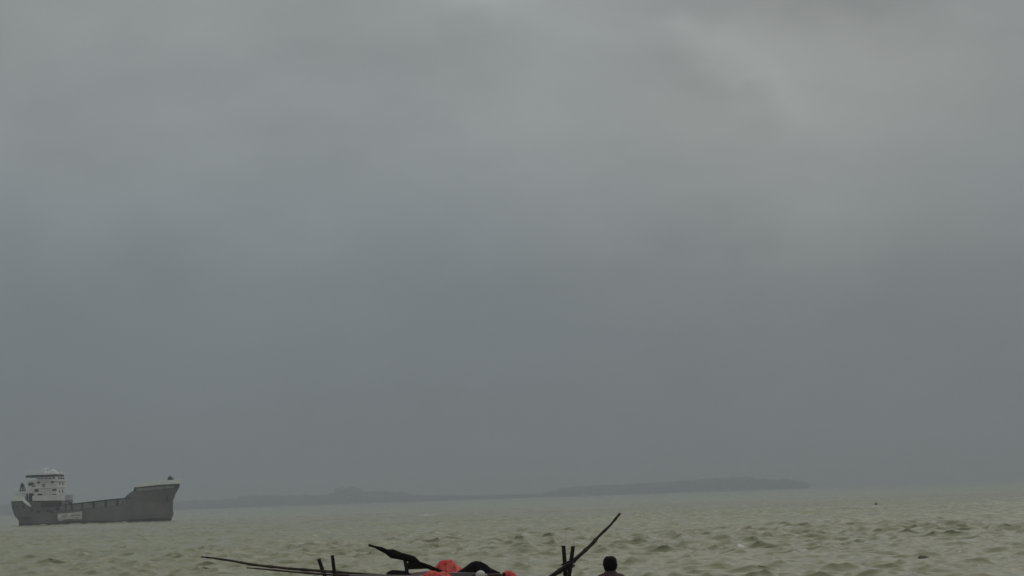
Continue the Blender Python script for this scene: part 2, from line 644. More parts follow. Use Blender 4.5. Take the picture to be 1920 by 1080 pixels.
def shell(name, lo, hi, mat, parent, inset=0.0, rows_=13, alist=None, pxs=None, closed_ends=False):
    """both sides of a band of plating between heights lo(px) and hi(px)"""
    vs, fs = [], []
    alist = alist or a_list
    pxs = pxs or st_px
    for a, q in zip(alist, pxs):
        z0, z1 = lo(q), hi(q)
        for sd in (-1, 1):
            for r_ in range(rows_):
                zv = z0 + (z1 - z0) * r_ / (rows_ - 1)
                vs.append(point(a, zv, inset, sd))
    m_ = 2 * rows_
    for i in range(len(alist) - 1):
        for sd in (0, 1):
            for r_ in range(rows_ - 1):
                b = i * m_ + sd * rows_ + r_
                fs.append((b, b + m_, b + m_ + 1, b + 1))
    if closed_ends:
        for i in (0, len(alist) - 1):
            for r_ in range(rows_ - 1):
                b = i * m_ + r_
                fs.append((b, b + 1, b + rows_ + 1, b + rows_))
    return vs, fs, m_


vs, fs, m_ = shell('hull', lambda q: -1.6, deck_h, M_hull, ship, closed_ends=True)
for i in range(len(a_list) - 1):      # deck plating and keel close the shell
    b = i * m_
    fs.append((b + nrow - 1, b + m_ + nrow - 1, b + m_ + 2 * nrow - 1, b + 2 * nrow - 1))
    fs.append((b, b + m_, b + m_ + nrow, b + nrow))
hull = recalc(build('hull', vs, fs, M_hull, ship, smooth=False))


def band(name, px0, px1, lo, hi, mat, parent, proud=.06, thick=.12, n_=24, rows_=3, sides=(-1, 1), label=None):
    """a strip of plate following the hull side between px0 and px1"""
    qs = np.linspace(px0, px1, n_)
    out = []
    for sd in sides:
        mb = MB()
        pts = []
        for q in qs:
            z0, z1 = lo(q), hi(q)
            col = []
            for r_ in range(rows_):
                zv = z0 + (z1 - z0) * r_ / (rows_ - 1)
                a = min(1, max(0, a_of(q, zv)))
                x_, y_, _ = point(a, zv, 0, sd)
                col.append(((x_, y_ + sd * proud, zv), (x_, y_ + sd * (proud - thick) if abs(y_) > .2 else y_ * .2, zv)))
            pts.append(col)
        kk = len(mb.v)
        for col in pts:
            for o_, i_ in col:
                mb.v += [o_, i_]
        w2 = rows_ * 2
        for i in range(n_ - 1):
            for r_ in range(rows_ - 1):
                b = kk + i * w2 + r_ * 2
                mb.f.append((b, b + w2, b + w2 + 2, b + 2))
                mb.f.append((b + 1, b + 3, b + w2 + 3, b + w2 + 1))
            b = kk + i * w2
            mb.f.append((b, b + 1, b + w2 + 1, b + w2))
            b += (rows_ - 1) * 2
            mb.f.append((b, b + w2, b + w2 + 1, b + 1))
        for i in (0, n_ - 1):
            for r_ in range(rows_ - 1):
                b = kk + i * w2 + r_ * 2
                mb.f.append((b, b + 2, b + 3, b + 1))
        o = mb.build(name, mat, parent)
        if label:
            o['label'] = label
        out.append(o)
    return out[0]


band('boot_stripe', 31, 317, lambda q: -.4, lambda q: .75 + .2 * math.sin(q * .05), M_boot, hull, .03, .06, 40)
# main deck bulwark, rail and stanchions
rail_z = lambda q: float(np.interp(q, [120, 140, 205, 246], [5.95, 6.15, 7.0, 7.35]))
band('bulwark', 121, 244, lambda q: deck_h(q) - .05, lambda q: rail_z(q) - .1, M_bulw, ship, -.35, .08, 30)
band('rail', 119, 247, lambda q: rail_z(q) - .30, rail_z, M_dark, ship, .06, .5, 30)
for q in (124, 135, 155, 176, 199, 221, 239):
    for sd in (-1, 1):
        zl, zh = deck_h(q) - .1, rail_z(q) - .25
        y_ = sd * half(a_of(q, 5), 5)
        w_s = .62 if q in (135, 176, 199, 221) else .3
        yi, yo = sorted((y_ + sd * .04, y_ - sd * .36))
        MB().hexa([(S(q) - w_s / 2, yi, zl), (S(q) + w_s / 2, yi, zl), (S(q) + w_s / 2, yo, zl), (S(q) - w_s / 2, yo, zl),
                   (S(q) - w_s / 3, yi, zh), (S(q) + w_s / 3, yi, zh), (S(q) + w_s / 3, yo, zh), (S(q) - w_s / 3, yo, zh)]).build('stanchion', M_dark, ship)
# hatches on the well deck
for q0, q1 in ((132, 180), (188, 232)):
    h_ = MB().box(S(q0), S(q1), -3.2, 3.2, 4.0, 5.6).build('hatch_coaming', M_steel, ship)
    MB().box(S(q0) - .15, S(q1) + .15, -3.35, 3.35, 5.61, 5.85).build('hatch_cover', M_steel, h_)
# forecastle: pale strake, dark rub strip, pale bulwark, dark bow plate
f1 = lambda q: float(np.interp(q, [257, 300, 337], [9.1, 9.5, 9.9]))
f2 = lambda q: float(np.interp(q, [257, 300, 337], [9.95, 10.3, 10.5]))
f3 = lambda q: float(np.interp(q, [257, 300, 337], [10.25, 10.75, 10.95]))
f4 = lambda q: float(np.interp(q, [257, 300, 337], [11.3, 12.0, 12.25]))
band('upper_strake', 257, 327, f1, f2, M_bulw, ship, .04, .3, 20, label='pale grey strake under the bow bulwark')
band('bow_plate', 327.3, 336, f1, f2, M_dark, ship, .04, .3, 8)
band('rub_strip', 257, 337, lambda q: f2(q) + .003, lambda q: f3(q), M_dark, ship, .12, .4, 24)
band('bow_bulwark', 257.5, 337.4, lambda q: f3(q) + .003, f4, M_pale, ship, .05, .2, 24)
MB().box(S(256), S(330), -1.0, 1.0, 9.3, 9.9).build('forecastle_deck', M_steel, ship)
MB().hexa([(S(243), -4.4, 5.4), (S(258), -4.4, 5.4), (S(258), 4.4, 5.4), (S(243), 4.4, 5.4),
           (S(252), -4.3, 10.3), (S(258), -4.3, 10.3), (S(258), 4.3, 10.3), (S(252), 4.3, 10.3)]).build('forecastle_bulkhead', M_dark, ship)
# windlass and stub mast on the bow
w_ = MB().box(S(311), S(321), -1.3, 1.3, 9.9, 11.9).build('windlass', M_dark, ship)
mbx = MB()
prof_w = [(.15, 0), (.75, .15), (.85, .7), (.5, 1.25), (.1, 1.5)]
mbx.lathe((S(316), 0, 11.9), prof_w, 12).build('winch_drum', M_dark, w_, smooth=True)
MB().tube([(S(320), 0, 11.5), (S(324), 0, 12.7)], [.14, .1]).build('roller_arm', M_dark, w_)
# hawse pipe and anchor
an = MB().tube([(S(313), -half(a_of(313, 7), 7) - .25, 7.6), (S(313), -half(a_of(313, 6), 6) - .25, 5.9)], .16).build('anchor', M_dark, ship)
MB().tube([(S(309), -half(a_of(309, 6), 6) - .3, 6.4), (S(313), -half(a_of(313, 6), 6) - .3, 5.8), (S(317), -half(a_of(317, 6), 6) - .3, 6.4)], [.08, .22, .08]).build('fluke', M_dark, an)

# painted panel on the hull side with worn lettering that cannot be read from here
pz0 = lambda q: float(np.interp(q, [109, 112, 128, 155], [1.9, 1.0, 1.6, 1.35]))
pz1 = lambda q: float(np.interp(q, [109, 135, 155], [3.3, 3.4, 3.75]))
panel = band('name_panel', 109, 155, pz0, pz1, M_panel, ship, .05, .1, 16, sides=(-1,),
             label='off-white painted panel on the hull side')
for q0, q1, z0, z1, m_ in ((135, 151, 2.45, 2.8, M_bulw), (118, 126, 2.2, 2.5, M_bulw), (112.5, 115.5, 2.2, 2.75, M_pale), (129, 132.5, 2.7, 3.2, M_pale),
                           (139, 148, 1.75, 1.95, M_bulw)):
    band('paint_mark', q0, q1, lambda q: z0, lambda q: z1, m_, panel, .075, .04, 4, sides=(-1,))
# shade below the poop bulwark, put in as a dark band; portholes
band('poop_shade_band', 78, 117, lambda q: 5.25, lambda q: 6.7, M_dark, ship, .05, .1, 10)
band('poop_gutter', 23, 118, lambda q: deck_h(q) - .05, lambda q: deck_h(q) + .28, M_dark, ship, .08, .4, 20)


def on_hull(px, zv, side=-1):
    return point(a_of(px, zv), zv, 0, side)


for px, py, r_ in ((27, 950, .38), (36, 948.5, .42), (47, 949, .5), (62, 956, .28), (73.5, 959, .5), (92, 957.5, .5), (98, 959, .42), (109.5, 954, .5)):
    for sd in (-1, 1):
        zc = Hh(px, py)
        c = on_hull(px, zc, sd)
        mbx = MB()
        k0 = len(mbx.v)
        ring = [(c[0] + r_ * 1.2 * math.cos(t_), c[1] + sd * .05, zc + r_ * math.sin(t_)) for t_ in np.linspace(0, 2 * math.pi, 13)[:-1]]
        ring2 = [(x_, y_ - sd * .2, z_) for x_, y_, z_ in ring]
        mbx.v = ring + ring2
        mbx.f = [tuple(range(12)), tuple(range(23, 11, -1))] + [(i, (i + 1) % 12, 12 + (i + 1) % 12, 12 + i) for i in range(12)]
        mbx.build('porthole', M_glass, hull)
# poop bulwarks
band('poop_bulwark', 62, 118, lambda q: deck_h(q) + .29, lambda q: 8.85, M_white, ship, .02, .15, 14)
band('stern_bulwark', 22.5, 49, lambda q: deck_h(q) + .29, lambda q: 8.95 - .012 * (q - 22), M_pale, ship, .02, .15, 14)
# accommodation block
acc = MB().box(S(62), S(105.5), -3.9, 3.9, 7.0, 11.2).build('accommodation', M_white, ship, bevel=.08)
acc2 = MB().box(S(64), S(106), -3.6, 3.6, 11.22, 13.2).build('upper_accommodation', M_white, ship, bevel=.08)
MB().box(S(61), S(107), -4.3, 4.3, 11.08, 11.34).build('deck_edge', M_pale, acc)
wh = MB().box(S(66), S(105), -3.2, 3.2, 13.2, 14.3).build('wheelhouse', M_white, ship, bevel=.06)
MB().box(S(62), S(108), -4.2, 4.2, 13.0, 13.22).build('bridge_wing', M_white, wh)
rf = MB().hexa([(S(48), -4.0, 14.3), (S(102), -4.0, 14.3), (S(102), 4.0, 14.3), (S(48), 4.0, 14.3),
                (S(49), -4.0, 15.0), (S(104), -4.0, 14.95), (S(104), 4.0, 14.95), (S(49), 4.0, 15.0)]).build('wheelhouse_roof', M_dark, ship, bevel=.05)
MB().box(S(66), S(104.5), -3.9, 3.9, 15.0, 15.3).build('roof_coaming', M_pale, rf)
MB().lathe((S(93), -1.0, 15.15), [(1.0, 0), (1.15, .4), (.95, .95), (.45, 1.3), (.05, 1.4)], 14).build('radar_dome', M_white, rf, smooth=True)
MB().box(S(84), S(105), -1.6, 1.6, 15.31, 15.75).build('roof_locker', M_pale, rf)
MB().tube([(S(76), 0, 15.2), (S(76), 0, 17.3)], [.16, .1]).build('mast', M_pale, rf)
MB().box(S(70), S(82), -.12, .12, 16.75, 17.0).build('radar_scanner', M_pale, rf)


def railing(parent, x0, x1, y_, z_, hgt=1.0, n_=6):
    mb = MB()
    mb.tube([(x0, y_, z_ + hgt), (x1, y_, z_ + hgt)], .05, 5)
    mb.tube([(x0, y_, z_ + hgt * .5), (x1, y_, z_ + hgt * .5)], .035, 5)
    for t_ in np.linspace(0, 1, n_):
        mb.tube([(x0 + (x1 - x0) * t_, y_, z_), (x0 + (x1 - x0) * t_, y_, z_ + hgt)], .045, 5)
    return mb.build('railing', M_pale, parent)


for sd in (-1, 1):
    railing(acc, S(62), S(106.5), sd * 4.2, 11.34)
    railing(wh, S(63), S(107.5), sd * 4.1, 13.22, .9)
    railing(rf, S(50), S(82), sd * 3.8, 15.2, .9)
# windows on the near side, far side and front
for (px, py, w_, h_, y_, par) in ((80, 911, .75, 1.15, 3.6, acc2), (96.5, 905, .9, .8, 3.6, acc2), (71, 905.5, .8, .8, 3.6, acc2), (101, 919, 1.3, .55, 3.9, acc), (67.5, 920, 1.2, .8, 3.9, acc),
                                  (101, 928, 1.2, .5, 3.9, acc), (74, 927.5, 1.4, .5, 3.9, acc)):
    for sd in (-1, 1):
        y0, y1 = sorted((sd * (y_ - .05), sd * (y_ + .04)))
        zc = Hh(px, py)
        w0 = MB().box(S(px) - w_ / 2, S(px) + w_ / 2, y0, y1, zc - h_ / 2, zc + h_ / 2).build('window', M_glass, par)
for q in (70, 77, 84, 91, 98):
    for sd in (-1, 1):
        y0, y1 = sorted((sd * 3.15, sd * 3.24))
        MB().box(S(q) - .42, S(q) + .42, y0, y1, 13.72, 14.12).build('window', M_glass, wh)
for y_ in (-2.4, -.8, .8, 2.4):
    MB().box(S(105) - .05, S(105) + .05, y_ - .6, y_ + .6, 13.5, 14.15).build('window', M_glass, wh)
for zc in (9.9, 12.2):
    for y_ in (-1.4, 1.4):
        xq = S(105.5) if zc < 11 else S(106)
        MB().box(xq - .05, xq + .05, y_ - .4, y_ + .4, zc - .4, zc + .4).build('window', M_glass, acc if zc < 11 else acc2)
# aft boat deck on posts with the funnel under its cowl
ad = MB().box(S(30), S(61.5), -3.8, 3.8, 9.55, 10.25).build('aft_deck', M_white, ship, bevel=.05)
for q in (33, 42, 52):
    for y_ in (-3.4, 3.4):
        MB().tube([(S(q), y_, 7.0), (S(q), y_, 9.55)], .14).build('post', M_white, ad)
MB().box(S(47), S(57), -2.8, 2.8, 7.1, 9.5).build('winch_house', M_dark, ship)
mbx = MB()
mbx.hexa([(S(30.5), -1.2, 10.25), (S(40), -1.2, 10.25), (S(40), 1.2, 10.25), (S(30.5), 1.2, 10.25),
          (S(33.5), -.5, 12.8), (S(36), -.5, 12.8), (S(36), .5, 12.8), (S(33.5), .5, 12.8)]).build('funnel', M_dark, ship, bevel=.1)
for sd in (-1, 1):
    railing(ad, S(30.5), S(48), sd * 3.7, 10.25)
MB().tube([(S(31), 0, 12.4), (S(56), 0, 13.6)], .07).build('stay', M_white, ship)
ub = MB().box(S(49), S(63), -2.9, 2.9, 10.26, 13.1).build('aft_house', M_white, ship, bevel=.08)
for px, py, w_, h_ in ((55.5, 908, 1.6, .9), (60, 911, .9, .7)):
    for sd in (-1, 1):
        y0, y1 = sorted((sd * 2.86, sd * 2.95))
        zc = Hh(px, py)
        MB().box(S(px) - w_ / 2, S(px) + w_ / 2, y0, y1, zc - h_ / 2, zc + h_ / 2).build('window', M_glass, ub)
# white raft slung on a slanting cradle at the quarter
c0, c1 = on_hull(48, 7.2), on_hull(60, 5.6)
yq = min(c0[1], c1[1])
rb = MB().tube([(S(47), yq - .5, 7.75), (S(50), yq - .6, 7.2), (S(56), yq - .6, 6.3), (S(60.5), yq - .5, 5.55)], [.2, .45, .48, .2], 10).build('rescue_boat', M_pale, ship, smooth=True)
MB().tube([(S(52), yq - .7, 6.9), (S(52), -2.5, 9.3)], .12).build('davit', M_dark, rb)

# ------------------------------------------------------------------ wooden boat drawn up on the beach
BD = 25.0
boat_x0, boat_x1 = at(540, 1080, BD).x, at(1096, 1080, BD).x
boat = empty('wooden_boat', ((boat_x0 + boat_x1) / 2, BD, beach_z(BD)))
tag(boat, 'dark wooden open boat loaded with poles and cloth at the bottom edge', 'boat')
LB = boat_x1 - boat_x0


def gun_z(u):       # gunwale height above the sand, u from 0 (left) to 1 (right)
    return float(np.interp(u, [0, .15, .5, .8, 1], [1.49, 1.485, 1.43, 1.39, 1.37]))


def boat_half(u):
    return .82 * max(.03, 1 - abs(2 * u - 1) ** 2.6)


def boat_shell(inset, ztop, zbot):
    vs, fs = [], []
    nu, nv = 33, 13
    for i in range(nu):
        u = i / (nu - 1)
        g = gun_z(u) - ztop
        hb = boat_half(u) - inset * min(1, boat_half(u) / .3)
        keel = zbot + .75 * abs(2 * u - 1) ** 4
        for j in range(nv):
            t_ = -1 + 2 * j / (nv - 1)
            zz = keel + (g - keel) * abs(t_) ** 2.2
            vs.append(((u - .5) * LB, hb * math.sin(t_ * math.pi / 2), zz))
    for i in range(nu - 1):
        for j in range(nv - 1):
            a = i * nv + j
            fs.append((a, a + nv, a + nv + 1, a + 1))
    return vs, fs, nu, nv


vo, fo, nu, nv = boat_shell(0, 0, .0)
vi, fi, _, _ = boat_shell(.05, 0.0, .06)
kk = len(vo)
fs = fo + [tuple(kk + q for q in reversed(f)) for f in fi]
for i in range(nu - 1):
    for j in (0, nv - 1):
        a, b = i * nv + j, (i + 1) * nv + j
        fs.append((a, b, kk + b, kk + a))
recalc(build('hull', vo + vi, fs, M_boat, boat, smooth=False))
for sd in (-1, 1):
    pts = [((u - .5) * LB, sd * (boat_half(u) + .02), gun_z(u) - .02) for u in np.linspace(0, 1, 25)]
    MB().tube(pts, .035, 6).build('gunwale', M_boat, boat)
DECK = 1.22
for i in range(9):
    u0 = .12 + i * .085
    hb = min(boat_half(u0), boat_half(u0 + .08)) - .09
    MB().box((u0 - .5) * LB, (u0 + .08 - .5) * LB, -hb, hb, DECK - .03, DECK).build('deck_board', M_plank2, boat)


def loc(v):
    return v - Vector(boat.location)


def stake(px0, py0, px1, py1, r_, yoff=0.0):
    a, b = loc(at(px0, py0, BD + yoff)), loc(at(px1, py1, BD + yoff))
    d = (b - a).normalized()
    b = a + d * ((a.z - DECK) / -d.z)
    mid = (a + b) / 2 + Vector((.006, 0, 0))
    return MB().tube([a, mid, b], [r_ * .9, r_, r_ * 1.05], 9).build('stake', M_post, boat)


stake(597.5, 1048, 608, 1080, .029, .10)
stake(623, 1041, 627, 1080, .027, -.10)
stake(1056.5, 1023, 1059.5, 1080, .031, .09)
stake(1074.5, 1024, 1066, 1080, .031, -.09)
stake(759, 1049, 764, 1082, .027, .05)


def pole(name, pix, D0, D1, rad, mat, label, cat, group=None, nodes=True):
    """a slightly crooked pole through the given points, thicker at its nodes"""
    nP = len(pix)
    pts = [at(px, py, D0 + (D1 - D0) * i / (nP - 1)) for i, (px, py) in enumerate(pix)]
    dense, rr = [], []
    for i in range(nP - 1):
        for s_ in range(6):
            t_ = s_ / 6
            dense.append(pts[i].lerp(pts[i + 1], t_))
            base = rad[i] + (rad[i + 1] - rad[i]) * t_
            rr.append(base * (1.25 if nodes and s_ == 3 else 1) * (1 + .05 * math.sin(i * 5 + s_ * 2.1)))
    dense.append(pts[-1])
    rr.append(rad[-1])
    org = dense[-1].copy()
    o = MB().tube([q - org for q in dense], rr, 9).build(name, mat, smooth=True)
    o.location = org
    return tag(o, label, cat, group)


pole('bamboo_pole', [(377, 1044), (400, 1046.5), (432, 1051), (475, 1059), (540, 1066), (600, 1070.5), (660, 1075), (735, 1081), (800, 1087)], 25.0, 25.12,
     [.010, .014, .016, .018, .019, .020, .020, .020, .020], M_bamboo, 'long dark bamboo pole, upper of the two jutting out left of the boat', 'pole')
pole('bamboo_pole', [(462, 1064.5), (500, 1067.5), (545, 1072), (610, 1077), (680, 1080.5), (740, 1084), (800, 1090)], 24.86, 24.9,
     [.008, .012, .014, .016, .018, .018, .018], M_bamboo2, 'shorter brown bamboo pole, lower of the two jutting out left of the boat', 'pole')
pole('bamboo_pole', [(1163, 962), (1145, 984), (1122, 1006), (1110, 1020), (1085, 1043), (1066, 1059), (1033, 1081), (995, 1106)], 24.96, 25.06,
     [.016, .017, .020, .026, .026, .036, .030, .028], M_bamboo, 'dark crooked pole rising steeply to the right between two stakes', 'pole')

lc = at(1065, 1060, 24.99)
pts = []
for t_ in np.linspace(0, 5 * 2 * math.pi, 81):
    pts.append((.075 * math.cos(t_) + .02 * math.sin(t_ * .37), .13 * math.sin(t_), -.05 + .10 * t_ / 31.4 + .03 * math.cos(t_)))
lash = MB().tube(pts, .011, 6).build('rope', M_post, smooth=True)
lash.location = lc
tag(lash, 'dark rope lashing binding the steep pole to the two stakes', 'rope')

# oar leaning on its post: thin grip, broad dark blade, shaft running down into the boat
oar_pix = [(691, 1022), (703, 1025.5), (715, 1029.5), (724, 1034), (735, 1038), (752, 1043), (768, 1047), (776, 1050), (786, 1055), (806, 1064), (842, 1077), (862, 1084)]
oar_half = [.017, .020, .024, .042, .058, .054, .052, .044, .028, .024, .020, .018]
vs, fs = [], []
ap = [at(px, py, 24.97) for px, py in oar_pix]
org = ap[-1].copy()
for i, q in enumerate(ap):
    d = (ap[min(i + 1, len(ap) - 1)] - ap[max(i - 1, 0)]).normalized()
    up = Vector((-d.z, 0, d.x))
    if up.z < 0: up = -up
    th_ = .018 if oar_half[i] < .035 else .03
    jag = .009 * math.sin(i * 3.7)
    for t_ in np.linspace(0, 2 * math.pi, 9)[:-1]:
        vs.append(q - org + up * ((oar_half[i] + jag) * math.sin(t_)) + Vector((0, th_ * math.cos(t_), 0)))
for i in range(len(ap) - 1):
    for j in range(8):
        fs.append((i * 8 + j, i * 8 + (j + 1) % 8, (i + 1) * 8 + (j + 1) % 8, (i + 1) * 8 + j))
fs += [tuple(range(7, -1, -1)), tuple((len(ap) - 1) * 8 + j for j in range(8))]
oar = recalc(build('oar', vs, fs, M_darkcloth, smooth=True))
oar.location = org
tag(oar, 'black oar with broad blade tilted up to the left over the boat', 'oar')


def heap(name, outline, base_py, D, depth, mat, label, cat, fold=.02, seed=0, group=None):
    """draped heap: its ridge follows the outline, its skirt spreads to the boards with folds"""
    rg = np.random.default_rng(seed)
    x0, x1 = outline[0][0], outline[-1][0]
    n_u, n_v = 44, 23
    orgx = (x0 + x1) / 2
    base = at(orgx, base_py, D)
    vs, fs = [], []
    f1_, f2_, f3_ = rg.uniform(0, 6, 3)
    for i in range(n_u):
        px = x0 + (x1 - x0) * i / (n_u - 1)
        py = float(np.interp(px, [o_[0] for o_ in outline], [o_[1] for o_ in outline]))
        top = at(px, py, D)
        bz = min(base.z, top.z - .004)
        for j in range(n_v):
            t_ = -1 + 2 * j / (n_v - 1)
            k_ = (1 - abs(t_) ** 1.8)
            rip = fold * math.sin(i * .9 + 3 * t_ + f1_) * math.sin(4 * t_ + f2_) * min(1, 3 * (1 - k_)) + fold * .35 * math.sin(i * .55 + f3_) * (abs(t_) > .15)
            crease = noise.noise(Vector((i * .17 + seed * 7, t_ * 2.6, seed))) + .6 * noise.noise(Vector((i * .4, t_ * 6, seed + 3)))
            rip += fold * 2.4 * (abs(crease) - .25) * min(1, 2.5 * abs(t_) + .25)
            y_ = t_ * depth * (.35 + .65 * min(1, (top.z - bz) / .12))
            vs.append((top.x - base.x + rip * .5, y_ + rip, max(bz, bz + (top.z - bz) * k_ + rip * .4 * (abs(t_) > .1)) - base.z))
    for i in range(n_u - 1):
        for j in range(n_v - 1):
            a = i * n_v + j
            fs.append((a, a + n_v, a + n_v + 1, a + 1))
    kb = len(vs)
    for i in range(n_u):      # flat underside
        for j in range(n_v):
            v_ = vs[i * n_v + j]
            vs.append((v_[0], v_[1], -.006))
    for i in range(n_u - 1):
        for j in range(n_v - 1):
            a = kb + i * n_v + j
            fs.append((a, a + 1, a + n_v + 1, a + n_v))
    for i in range(n_u - 1):
        for j in (0, n_v - 1):
            a = i * n_v + j
            fs.append((a, a + n_v, kb + a + n_v, kb + a))
    for j in range(n_v - 1):
        for i in (0, n_u - 1):
            a = i * n_v + j
            fs.append((a, a + 1, kb + a + 1, kb + a))
    o = recalc(build(name, vs, fs, mat, smooth=True))
    o.location = base
    return tag(o, label, cat, group)


heap('cloth_heap', [(790, 1079), (806, 1071), (812, 1064), (819, 1060), (824, 1052), (833, 1050), (847, 1049), (851, 1053), (857, 1059), (866, 1065), (872, 1069), (882, 1077)], 1088, 25.20, .26, M_red,
     'crumpled red cloth heap in the boat beside the black tarpaulin', 'cloth', .03, 3)
heap('cloth_heap', [(788, 1082), (800, 1074), (806, 1071), (815, 1070), (822, 1073), (831, 1071), (842, 1076), (850, 1082)], 1092, 24.70, .16, M_red,
     'low fold of red cloth hanging just under the oar shaft', 'cloth', .02, 8)
heap('cloth_heap', [(938, 1083), (943, 1073), (950, 1069.5), (958, 1070), (966, 1075), (973, 1083)], 1096, 25.02, .14, M_red,
     'small red cloth bundle at the right end of the load', 'cloth', .015, 5)
heap('tarpaulin', [(852, 1075), (866, 1067), (876, 1060), (884, 1054), (892, 1051.5), (902, 1053), (912, 1058), (920, 1065), (928, 1069), (938, 1073)], 1086, 24.86, .16, M_black,
     'black tarpaulin humped over the load between two red cloths', 'tarpaulin', .012, 4)
heap('cloth_bundle', [(722, 1079), (727, 1072), (735, 1068.5), (745, 1069), (760, 1070), (770, 1075)], 1083, 25.2, .12, M_darkcloth,
     'flat black bundle lying left of the forked post', 'bundle', .01, 6)
heap('cloth_bundle', [(760, 1060), (766, 1053), (778, 1054), (790, 1057), (800, 1061), (808, 1066)], 1066, 25.12, .07, M_darkcloth,
     'dark rag hanging in a wad under the oar blade', 'bundle', .01, 9)


def board(name, px0, py0, px1, py1, D, w_, h_, mat, label):
    a, b = at(px0, py0, D), at(px1, py1, D)
    d = b - a
    o = MB().hexa([(0, -w_, -h_), (d.x, -w_, d.z - h_), (d.x, w_, d.z - h_), (0, w_, -h_), (0, -w_, 0), (d.x, -w_, d.z), (d.x, w_, d.z), (0, w_, 0)]).build(name, mat, bevel=.006)
    o.location = a
    return tag(o, label, 'plank')


board('plank', 745, 1076, 815, 1068, 25.4, .10, .05, M_plank, 'whitish plank end showing between the post and the red cloth')
board('plank', 655, 1077.5, 800, 1079, 24.72, .06, .04, M_plank2, 'thin grey-brown plank lying low at the left of the load')
board('plank', 846, 1073, 902, 1073.5, 24.78, .07, .05, M_plank2, 'grey plank across the boat below the black tarpaulin')
board('plank', 886, 1076.5, 941, 1075.5, 24.70, .05, .04, M_boat, 'dark brown plank beside the white float under the tarpaulin')
# white plastic float
jp = at(901, 1079, 24.62)
fl = empty('net_float', (jp.x, jp.y, jp.z - .07))
tag(fl, 'small round white plastic net float in front of the black tarpaulin', 'float')
MB().lathe((0, 0, .07), [(.012, -.07), (.045, -.055), (.064, -.025), (.07, 0), (.066, .025), (.05, .05), (.025, .066), (.006, .07)], 18).build('body', M_jug, fl, smooth=True)
MB().tube([(.066, 0, .055), (.085, 0, .06), (.088, 0, .075), (.066, 0, .085)], .008, 6).build('lug', M_jug, fl)
# short dark post at the right end of the load
stake(944, 1074, 945, 1082, .02, -.05)

# ------------------------------------------------------------------ person, seen from behind
PD = 24.3
head_top = at(1143.5, 1042.5, PD)
gz = beach_z(PD)
person = empty('person', (head_top.x, PD, gz))
tag(person, 'person with short black hair in dark maroon shirt seen from behind', 'person')
HT = head_top.z - gz
sc = HT / 1.70


def skin_mesh(name, pts, edges, mat, parent, root=0, sub=2):
    me_ = bpy.data.meshes.new(name)
    me_.from_pydata([tuple(Vector(q[:3]) * sc) for q in pts], edges, [])
    o = bpy.data.objects.new(name, me_)
    C.objects.link(o)
    o.parent = parent
    m_ = o.modifiers.new('skin', 'SKIN')
    m_.use_smooth_shade = True
    for v_, q in zip(me_.skin_vertices[0].data, pts):
        r_ = q[3]
        v_.radius = (r_[0] * sc, r_[1] * sc) if isinstance(r_, tuple) else (r_ * sc, r_ * sc)
        v_.use_root = False
    me_.skin_vertices[0].data[root].use_root = True
    s_ = o.modifiers.new('sub', 'SUBSURF')
    s_.levels = s_.render_levels = sub
    me_.materials.append(mat)
    return o


P, E = [], []


def add(x, y, z_, r_, link=None):
    P.append((x, y, z_, r_))
    if link is not None:
        E.append((link, len(P) - 1))
    return len(P) - 1


pel = add(0, 0, .93, .13)
wai = add(0, 0, 1.08, .12, pel)
che = add(0, .0, 1.27, .135, wai)
nb = add(0, .0, 1.40, .075, che)
nk = add(0, .012, 1.475, .078, nb)
hd0 = add(0, .03, 1.53, .075, nk)
hd1 = add(0, .03, 1.60, .088, hd0)
hd2 = add(0, .02, 1.655, .070, hd1)
nose = add(0, .125, 1.575, .014, hd1)
for sd in (-1, 1):
    ear = add(sd * .104, .015, 1.575, .017, hd1)
    sh = add(sd * .17, 0, 1.375, .068, che)
    elb = add(sd * .235, -.01, 1.10, .043, sh)
    wr = add(sd * .245, .05, .86, .030, elb)
    pm = add(sd * .245, .065, .79, .034, wr)
    for f_, (dy_, ln) in enumerate(((-.028, .075), (-.009, .088), (.010, .082), (.028, .066))):
        k1 = add(sd * .247, .068 + dy_, .74, .0095, pm)
        k2 = add(sd * .243, .072 + dy_, .74 - ln * .55, .0085, k1)
        add(sd * .236, .078 + dy_, .74 - ln, .007, k2)
    t1 = add(sd * .225, .108, .785, .011, pm)
    add(sd * .215, .125, .745, .009, t1)
    hp = add(sd * .09, 0, .86, .098, pel)
    kn = add(sd * .10, .02, .48, .060, hp)
    an_ = add(sd * .105, -.01, .085, .042, kn)
    to = add(sd * .115, .13, .03, .032, an_)
skin_mesh('body', P, E, M_skin, person, 0, 2)
# hair: cap over the crown, back and sides down to the nape
vs, fs = [], []
nu_, nv_ = 28, 16
for j in range(nv_ + 1):
    for i in range(nu_):
        az_ = 2 * math.pi * i / nu_
        front = max(0, math.sin(az_))                    # +y is the face
        low = R(-72) + R(85) * front ** .7               # hairline: low on the nape, high on the brow
        e_ = R(90) + (low - R(90)) * j / nv_
        rough_ = 1 + .025 * math.sin(i * 5.1 + j * 3.3) * math.sin(j * 2.2)
        vs.append((((.096) * math.cos(e_) ** .62 if e_ < R(89) else 0) * math.cos(az_) * rough_ * sc, (.022 + .112 * math.cos(e_) ** .62 * math.sin(az_) * rough_) * sc,
                   (1.592 + .106 * math.copysign(abs(math.sin(e_)) ** .85, e_) * rough_) * sc))
for j in range(nv_):
    for i in range(nu_):
        q = (i + 1) % nu_
        fs.append((j * nu_ + i, (j + 1) * nu_ + i, (j + 1) * nu_ + q, j * nu_ + q))
hair = build('hair', vs, fs, M_hair, person, smooth=True)
so_ = hair.modifiers.new('thick', 'SOLIDIFY')
so_.thickness = .012
